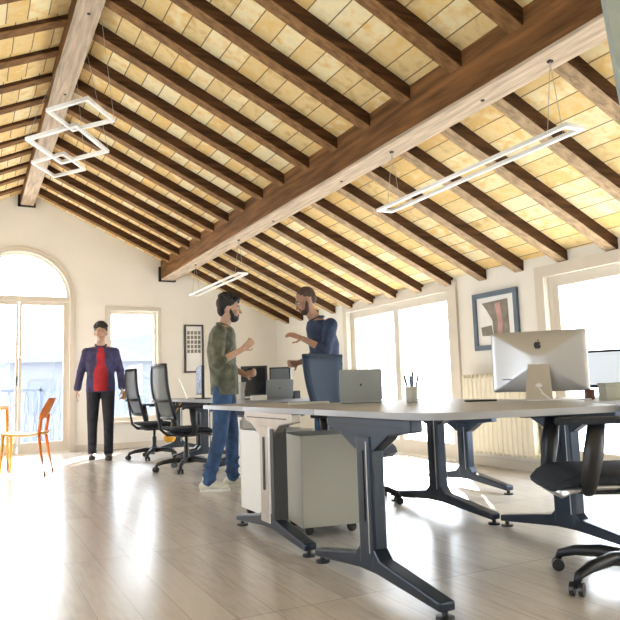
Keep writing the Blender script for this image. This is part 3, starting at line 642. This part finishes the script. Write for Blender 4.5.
bx = thing('storage_box', 'sage grey box standing on the desk below the bright monitor', 'box', (2.91, 2.36, ZT), R(-30))
bm = BM(); box(bm, -.055, .055, -.05, .05, 0, .085); obj('body', bm, M['boxgrey'], bx, bevel=.003); bm = BM(); box(bm, -.058, .058, -.053, .053, .07, .088); obj('lid', bm, M['boxgrey'], bx, bevel=.003)
bm = BM(); lathe(bm, [(.022, 0), (.025, .004), (.026, .055), (.023, .055), (.021, .006)], n=14); o = obj('cup', bm, M['brownbox'], smooth=True); o.location = (2.95, 2.54, ZT); tag(o, 'small dark brown cup beside the sage grey box', 'cup')
bm = BM(); lathe(bm, [(.035, 0), (.03, .02), (.028, .08), (.045, .17), (.042, .17), (.025, .08), (.026, .01)], n=18); o = obj('glass_vase', bm, M['vase'], smooth=True); o.location = (2.31, 6.0, ZT); tag(o, 'clear glass vase on the desk at the bearded man\'s hip', 'vase')
bm = BM(); box(bm, -.07, .07, -.04, .04, 0, .045); o = obj('box', bm, M['paper'], bevel=.004); o.location = (2.40, 5.80, ZT); tag(o, 'small white box below the black monitor by the glass vase', 'box')
bm = BM(); rbox(bm, -.13, .13, -.05, .05, 0, .016, .015); o = obj('keyboard', bm, M['cup'], bevel=.003); o.location = (1.96, 3.90, ZT); o.rotation_euler.z = R(-20); tag(o, 'thin grey keyboard lying on the desk left of the slate-blue chair', 'keyboard')
bm = BM(); rbox(bm, -.035, .035, -.03, .03, 0, .075, .01); o = obj('desk_speaker', bm, M['black'], bevel=.006); o.location = (2.80, 5.83, ZT); tag(o, 'small black cube speaker on the far desk right of the far laptop', 'speaker')
bm = BM(); v = box(bm, -.11, .11, -.001, .001, 0, .27); bmesh.ops.rotate(bm, verts=v, matrix=Matrix.Rotation(R(-22), 3, 'X')); o = obj('paper_stand', bm, M['paper']); o.modifiers.new('s', 'SOLIDIFY').thickness = .008; o.location = (2.42, 8.15, ZT+.002); o.rotation_euler.z = R(70); tag(o, 'white board leaning on the far desks behind the second chair', 'board')
bm = BM(); box(bm, -.10, .10, -.03, .03, 0, .25); o = obj('white_monitor_back', bm, M['white'], bevel=.01); o.name = 'file_box'; o.location = (2.56, 7.15, ZT); o.rotation_euler.z = R(-15); tag(o, 'upright white file box on the far desks just left of the bearded man', 'file box')

# ------------------------------------------------------------------ people
SK = mat('skin', (0.50, 0.31, 0.215), .5, var=.06, scale=30); SKd = mat('tanned_skin', (0.36, 0.20, 0.135), .5, var=.06, scale=30)
HAIR = mat('dark_hair', (.012, .009, .008), .6, var=.4, scale=60, bump=.5, bscale=160)
HAIR2 = mat('short_brown_hair', (.06, .033, .022), .7, var=.4, scale=60, bump=.5, bscale=160)
EYEW = mat('eye_white', (.8, .8, .78), .3, var=.02); EYE = mat('eye_dark', (.02, .012, .01), .2, var=.1); LIP = mat('lips', (.36, .14, .11), .5, var=.05)
SHIRT1 = mat('olive_shirt', (.11, .115, .078), .85, var=.55, scale=14, bump=.6, bscale=26)
SHIRT2 = mat('navy_shirt', (.022, .038, .085), .85, var=.35, scale=14, bump=.6, bscale=26)
JEANS = mat('blue_jeans', (.03, .07, .16), .85, var=.5, scale=9, bump=.6, bscale=22)
JACKET = mat('purple_navy_jacket', (.05, .045, .12), .8, var=.35, scale=12, bump=.5, bscale=22)
TEE = mat('red_tshirt', (.42, .02, .03), .8, var=.2, scale=12, bump=.3, bscale=22)
DARKP = mat('black_jeans', (.02, .022, .032), .85, var=.3, scale=12, bump=.5, bscale=22)
SNEAK = mat('cream_sneaker', (.62, .60, .50), .6, var=.08); SOLE = mat('white_sole', (.75, .73, .68), .6, var=.03)
BSHOE = mat('black_shoe', (.015, .015, .018), .5, var=.2)
V = Vector
def hand(bm, wrist, direc, palm_n, side, curl=.5, s=1.0):
    """palm + five separate fingers; direc = along the hand, palm_n = palm normal, side=+1/-1 thumb side"""
    d = V(direc).normalized(); pn_ = V(palm_n); pn_ = (pn_ - d*pn_.dot(d)).normalized(); t = d.cross(pn_)*side; w = V(wrist)
    for k, o_ in enumerate((-.028, -.009, .010, .028)):
        capsule(bm, w+d*.01+t*o_*.6*s, w+d*.085*s+t*o_*s, .013*s, .011*s, 8)
        L_ = (.074, .084, .078, .062)[::(1)][k]*s; L_ = (.060, .076, .082, .072)[k]*s
        p = w+d*.088*s+t*o_*s; a = curl*.5
        for j, f in enumerate((.45, .32, .23)):
            a2 = a; dd = d*math.cos(a2)+pn_*math.sin(a2); q = p+dd*L_*f; capsule(bm, p, q, (.0095-.001*j)*s, (.0088-.001*j)*s, 8); p = q; a += curl*1.15
    p = w+d*.025*s+t*.026*s
    td = (d*.55+t*.7+pn_*.35).normalized(); q = p+td*.05*s; capsule(bm, p, q, .013*s, .010*s, 8)
    td = (d*.85+t*.25+pn_*(.3+curl*.4)).normalized(); capsule(bm, q, q+td*.035*s, .010*s, .0085*s, 8)
def person(label, loc, rz, j, mats, hair='full', beard=True, jacket=False, sc=1.0):
    """local x = facing. j: joints dict"""
    skin, hairm, top, legs_m, shoe, sole = mats
    t = thing('person', label, 'person', loc, rz); t.scale = (sc, sc, sc)
    hd = V(j['head']); nk = V(j['neck']); ch = V(j['chest']); pv = V(j['pelvis'])
    bm = BM()
    # torso as stacked ellipses interpolated pelvis -> neck
    prof = [(0, .085, .135), (.12, .105, .165), (.3, .098, .148), (.5, .105, .155), (.72, .115, .180), (.9, .100, .185), (.97, .075, .13), (1.0, .058, .07)]
    def torso(bm, off, t0=0.0, t1=1.0):
        rg = []
        for tt, rx, ry in prof:
            if tt < t0-1e-6 or tt > t1+1e-6: continue
            c = pv.lerp(ch, min(1, tt/.7)) if tt < .7 else ch.lerp(nk, (tt-.7)/.3)
            rg.append((c, rx+off, ry+off))
        loft(bm, rg, 24)
    torso(bm, 0)
    capsule(bm, nk-V((0, 0, .04)), hd+V((-.01, 0, -.05)), .058, .054)
    arms = []
    for s, k in ((1, 'L'), (-1, 'R')):
        sh, el, wr = V(j['sh'+k]), V(j['el'+k]), V(j['wr'+k])
        capsule(bm, sh, el, .050, .038); capsule(bm, el, wr, .038, .025)
        dd = V(j['hd'+k]) if 'hd'+k in j else wr-el
        hand(bm, wr, dd, j.get('pn'+k, (0, -s, 0)), s if not j.get('fl'+k) else -s, j.get('cu'+k, .6))
        arms.append((s, sh, el, wr))
        hp, kn, an = V(j['hp'+k]), V(j['kn'+k]), V(j['an'+k])
        capsule(bm, hp, kn, .080, .055); capsule(bm, kn, an, .052, .034)
        fd = V(j.get('fd'+k, (1, 0, 0))).normalized()
        capsule(bm, an+V((0, 0, -.03))-fd*.02, an+V((0, 0, -.045))+fd*.14, .036, .028)
    # head
    tiltm = Matrix.Rotation(j.get('nod', 0), 3, 'Y') @ Matrix.Rotation(j.get('turn', 0), 3, 'Z')
    def H_(p): return hd + tiltm @ V(p)
    ell(bm, H_((-.012, 0, .035)), (.095, .076, .090), tiltm); ell(bm, H_((.022, 0, -.03)), (.070, .060, .080), tiltm); ell(bm, H_((.052, 0, -.082)), (.034, .036, .026), tiltm)
    capsule(bm, H_((.088, 0, .015)), H_((.108, 0, -.022)), .010, .014, 8); ell(bm, H_((.084, 0, .03)), (.014, .045, .010), tiltm)
    for s in (-1, 1): ell(bm, H_((-.005, s*.078, -.005)), (.020, .009, .032), tiltm); ell(bm, H_((.068, s*.042, -.03)), (.018, .02, .02), tiltm)
    body = organic('body', bm, .0062, skin, t, 3, .5)
    for s in (-1, 1):
        bm = BM(); ell(bm, H_((.083, s*.031, .012)), (.008, .010, .0055), tiltm, 10); e = obj('eye', bm, EYEW, body, True)
        bm = BM(); ell(bm, H_((.091, s*.031, .012)), (.004, .006, .006), tiltm, 8); obj('iris', bm, EYE, body, True)
        bm = BM(); capsule(bm, H_((.092, s*.016, .034)), H_((.082, s*.048, .036)), .005, .004, 6); obj('eyebrow', bm, hairm, body, True)
    bm = BM(); capsule(bm, H_((.090, -.020, -.056)), H_((.090, .020, -.056)), .006, .006, 8); obj('mouth', bm, LIP, body, True)
    # hair
    bm = BM(); rnd = random.Random(3)
    if hair == 'full':
        ell(bm, H_((-.028, 0, .055)), (.100, .088, .088), tiltm)
        for i in range(60):
            a = rnd.uniform(-PI, PI); b = rnd.uniform(.15, 1.35); p = V((math.cos(a)*math.cos(b)*.098-.020, math.sin(a)*math.cos(b)*.082, math.sin(b)*.088+.065))
            if p.x > .08: p.x = .08
            ell(bm, H_(p), (.022, .02, .02), None, 8)
        ell(bm, H_((-.065, 0, .0)), (.050, .070, .070), tiltm)
        for i in range(5): ell(bm, H_((.072, -.04+.02*i, .105)), (.030, .018, .022), tiltm, 8)
    else:
        ell(bm, H_((-.022, 0, .050)), (.093, .0785, .084), tiltm); ell(bm, H_((-.055, 0, .005)), (.052, .070, .055), tiltm)
    organic('hair', bm, .007, hairm, t, 2, .4)
    if beard:
        bm = BM(); ell(bm, H_((.040, 0, -.078)), (.054, .052, .040), tiltm)
        for s in (-1, 1): capsule(bm, H_((.01, s*.066, -.005)), H_((.045, s*.046, -.075)), .014, .022, 8)
        capsule(bm, H_((.090, -.022, -.044)), H_((.090, .022, -.044)), .007, .007, 8)
        organic('beard', bm, .006, hairm, t, 2, .4)
    # trousers
    bm = BM()
    rg = [(pv+V((0, 0, -.06)), .10, .155), (pv+V((0, 0, .02)), .108, .170), (pv+V((0, 0, .10)), .103, .160)]
    loft(bm, rg, 24)
    for s, k in ((1, 'L'), (-1, 'R')):
        hp, kn, an = V(j['hp'+k]), V(j['kn'+k]), V(j['an'+k]); capsule(bm, hp, kn, .096, .070); capsule(bm, kn, an+V((0, 0, .0)), .069, .056)
        for q in range(5): p = kn.lerp(an, .55+.1*q); ell(bm, p+V((.01*(-1)**q, 0, 0)), (.064, .064, .018))
    organic('trousers', bm, .010, legs_m, t, 3, .5)
    for s, k in ((1, 'L'), (-1, 'R')):
        an = V(j['an'+k]); fd = V(j.get('fd'+k, (1, 0, 0))).normalized(); q = Matrix.Rotation(math.atan2(fd.y, fd.x), 3, 'Z'); z0 = an.z-.085
        def Fp(x, y, z): return V((an.x, an.y, z0)) + q @ V((x, y, z))
        bm = BM(); ell(bm, Fp(-.035, 0, .045), (.052, .042, .045), q); ell(bm, Fp(.06, 0, .045), (.085, .046, .038), q); ell(bm, Fp(.13, 0, .035), (.062, .048, .032), q); capsule(bm, Fp(-.01, 0, .05), Fp(-.01, 0, .105), .046, .046)
        sh_ = organic('shoe', bm, .008, shoe, t, 2)
        bm = BM(); pts = [(q @ V((x, y, 0))) for x, y in [(.06+.135*math.cos(a_), (.043+.006*math.cos(a_))*math.sin(a_)) for a_ in [2*PI*i/24 for i in range(24)]]]
        prism(bm, [(an.x+p.x, an.y+p.y) for p in pts], 'z', z0+.0, z0+.024); obj('sole', bm, sole, sh_)
    # top
    bm = BM(); torso(bm, .022, .12, .97)
    loft(bm, [(pv+V((0, 0, j.get('hem', -.02))), .128, .186), (pv+V((0, 0, .09)), .126, .182), (pv+V((0, 0, .2)), .120, .172)], 24)
    for s, sh, el, wr in arms:
        capsule(bm, sh, el, .066, .054)
        ce = el.lerp(wr, j.get('cuff', .35)); capsule(bm, el, ce, .054, .046)
        capsule(bm, ch+V((0, s*.08, .08)), sh, .085, .068)
        for q in range(4): p = sh.lerp(el, .3+.2*q); ell(bm, p, (.060, .060, .022))
        p = el.lerp(wr, j.get('cuff', .35)); d_ = (wr-el).normalized(); capsule(bm, p-d_*.02, p+d_*.012, .051, .051)
    tube(bm, [nk+V((.055*math.cos(a_)+.01, .06*math.sin(a_), -.005-.02*math.cos(a_))) for a_ in [2*PI*i/16 for i in range(16)]], .018, 8, True)
    shirt = organic('jacket' if jacket else 'shirt', bm, .0095, top, t, 3, .5)
    bm = BM()
    for s in (-1, 1):
        tube(bm, [nk+V((-.055, s*.02, .015)), nk+V((-.01, s*.066, .008)), nk+V((.045, s*.055, -.018)), nk+V((.085, s*.022, -.055))], [.013, .015, .016, .010], 8)
    obj('collar', bm, top, shirt, True)
    if not jacket:
        for q in range(5): bm = BM(); p = pv.lerp(ch, .1+.22*q); ell(bm, p+V((.128, 0, 0)), (.004, .006, .006), None, 8); obj('button', bm, SOLE if top is SHIRT2 else BSHOE, shirt, True)
    if jacket:
        bm = BM(); c = pv.lerp(ch, .6)
        loft(bm, [(pv+V((.070, 0, -.04)), .080, .105), (c+V((.066, 0, 0)), .085, .105), (ch+V((.056, 0, .06)), .085, .10), (ch+V((.058, 0, .15)), .080, .085), (ch+V((.04, 0, .23)), .07, .065)], 20); organic('undershirt', bm, .009, TEE, t, 2)
    return t
base = dict(chest=(0, 0, 1.22), pelvis=(0, 0, .92), neck=(0, 0, 1.47))
# bearded man in olive shirt, faces image right
m1 = dict(head=(.075, 0, 1.62), neck=(.015, 0, 1.475), chest=(-.005, 0, 1.22), pelvis=(.02, 0, .90), nod=R(4), turn=0, hem=-.06,
    shL=(.0, .18, 1.40), elL=(.03, .24, 1.12), wrL=(.20, .16, 1.02), hdL=(.8, -.3, .1), pnL=(-.2, -.8, .3), cuL=1.1,
    shR=(-.01, -.18, 1.40), elR=(-.02, -.25, 1.12), wrR=(.20, -.20, 1.24), hdR=(.7, .1, .55), pnR=(-.2, .8, .3), cuR=1.0, cuff=.15,
    hpL=(.02, .09, .88), knL=(.07, .11, .48), anL=(.07, .13, .085), fdL=(1, .1, 0), hpR=(.01, -.09, .88), knR=(-.02, -.11, .48), anR=(-.13, -.10, .085), fdR=(1, -.1, 0))
a1 = math.atan2(5.35-5.72, 2.85-2.0)
person('bearded man in an olive shirt, blue jeans and cream sneakers, hand raised', (2.00, 5.66, 0), a1, m1, (SK, HAIR, SHIRT1, JEANS, SNEAK, SOLE), sc=.965)
# man in navy shirt, faces image left, head bowed, arm out
m2 = dict(head=(.16, 0, 1.66), neck=(.06, 0, 1.50), chest=(.0, 0, 1.24), pelvis=(.0, 0, .92), nod=R(26), hem=-.04,
    shL=(-.01, .19, 1.42), elL=(.06, .27, 1.19), wrL=(.25, .22, 1.30), hdL=(.9, .0, .35), pnL=(0, -.6, -.8), cuL=.35,
    shR=(.01, -.19, 1.42), elR=(.03, -.26, 1.16), wrR=(.22, -.16, 1.10), hdR=(.9, .3, -.1), pnR=(0, .9, .2), cuR=1.3, cuff=.2,
    hpL=(0, .09, .89), knL=(.01, .11, .49), anL=(-.02, .13, .085), hpR=(0, -.09, .89), knR=(.02, -.11, .49), anR=(.03, -.13, .085))
person('man in a navy shirt looking down and pointing, standing behind the slate-blue chair', (2.84, 5.30, 0), math.atan2(5.45-5.30, 2.2-2.84), m2, (SKd, HAIR2, SHIRT2, JEANS, BSHOE, SOLE), hair='short', sc=.975)
# walking man with open jacket
m3 = dict(head=(.02, 0, 1.64), neck=(0, 0, 1.48), chest=(0, 0, 1.22), pelvis=(0, 0, .92), hem=-.05,
    shL=(0, .175, 1.385), elL=(-.02, .25, 1.13), wrL=(.06, .27, .91), hdL=(.2, .05, -1), pnL=(0, -1, 0), cuL=.5, flL=0,
    shR=(0, -.175, 1.385), elR=(-.03, -.25, 1.13), wrR=(.02, -.29, .91), hdR=(.1, -.1, -1), pnR=(0, 1, 0), cuR=.3, cuff=.85,
    hpL=(0, .09, .89), knL=(.08, .10, .49), anL=(.10, .10, .085), hpR=(0, -.09, .89), knR=(.0, -.10, .49), anR=(-.12, -.10, .085))
person('walking man in a dark jacket over a red top with black trousers', (1.56, 9.18, 0), math.atan2(-9.2, -1.47), m3, (SK, HAIR, JACKET, DARKP, BSHOE, BSHOE), hair='full', beard=False, jacket=True)
bm = BM(); lathe(bm, [(.026, 0), (.034, .10), (.036, .10), (.036, .112), (.02, .115)], n=14); o = obj('paper_cup', bm, mat('kraft_cup', (.55, .36, .2), .7, var=.05), smooth=True); o.location = (1.84, 9.07, .76); tag(o, 'small tan paper cup held in the walking man\'s hand', 'cup')

# ------------------------------------------------------------------ camera
cam = bpy.data.cameras.new('camera'); co = bpy.data.objects.new('camera', cam); C.objects.link(co); S.camera = co
f_px = 671.6; cam.sensor_width = 36; cam.sensor_fit = 'HORIZONTAL'; cam.lens = 36*f_px/620; cam.clip_end = 300
yaw, pitch, roll = R(27.05), R(6.39), R(-1.8)
Fv = V((math.sin(yaw)*math.cos(pitch), math.cos(yaw)*math.cos(pitch), math.sin(pitch))); Rt = V((math.cos(yaw), -math.sin(yaw), 0)); Up = Rt.cross(Fv)
R2 = Rt*math.cos(roll)+Up*math.sin(roll); U2 = -Rt*math.sin(roll)+Up*math.cos(roll)
mw = Matrix((R2, U2, -Fv)).transposed().to_4x4(); mw.translation = V((0, 0, .87)); co.matrix_world = mw

# ------------------------------------------------------------------ light
w = bpy.data.worlds.new('sky'); S.world = w; w.use_nodes = True; N = w.node_tree.nodes; L = w.node_tree.links
bg = N['Background']; bg.inputs[0].default_value = (.84, .92, 1, 1); bg.inputs[1].default_value = 11.0
sun = bpy.data.lights.new('sun', 'SUN'); sun.energy = 45; sun.angle = R(1.0); sun.color = (1, .95, .86)
so = bpy.data.objects.new('sun', sun); C.objects.link(so); dv = V((-.56, -.83, -.47)); so.rotation_euler = dv.to_track_quat('-Z', 'Y').to_euler()
def area(name, loc, dirv, sx, sy, power, col=(1, 1, 1)):
    l = bpy.data.lights.new(name, 'AREA'); l.shape = 'RECTANGLE'; l.size = sx; l.size_y = sy; l.energy = power; l.color = col; l.cycles.is_portal = True
    o = bpy.data.objects.new(name, l); C.objects.link(o); o.location = loc; o.rotation_euler = V(dirv).to_track_quat('-Z', 'Y').to_euler(); return o
PW = 1.0
for y0_, y1_, zt in ((A0, A1, AZ), (B0, B1, BZ), (-1.6, .8, BZ)): area('window_light', (XR+.32, (y0_+y1_)/2, zt/2), (-1, 0, 0), y1_-y0_, zt, 90*PW, (1, .97, .93))
for y0_, y1_ in ((-1.0, 1.4), (3.4, 5.8), (7.2, 9.4)): area('window_light', (XL-.32, (y0_+y1_)/2, 1.08), (1, 0, 0), 2.3, 1.5, 110*PW, (.95, .97, 1))  # sky portals for the added left-wall windows
area('window_light', (AX, YF+.32, 1.4), (0, -1, 0), 1.4, 2.7, 60*PW, (.93, .96, 1))
S.view_settings.view_transform = 'Standard'; S.view_settings.look = 'None'; S.view_settings.exposure = 0.0
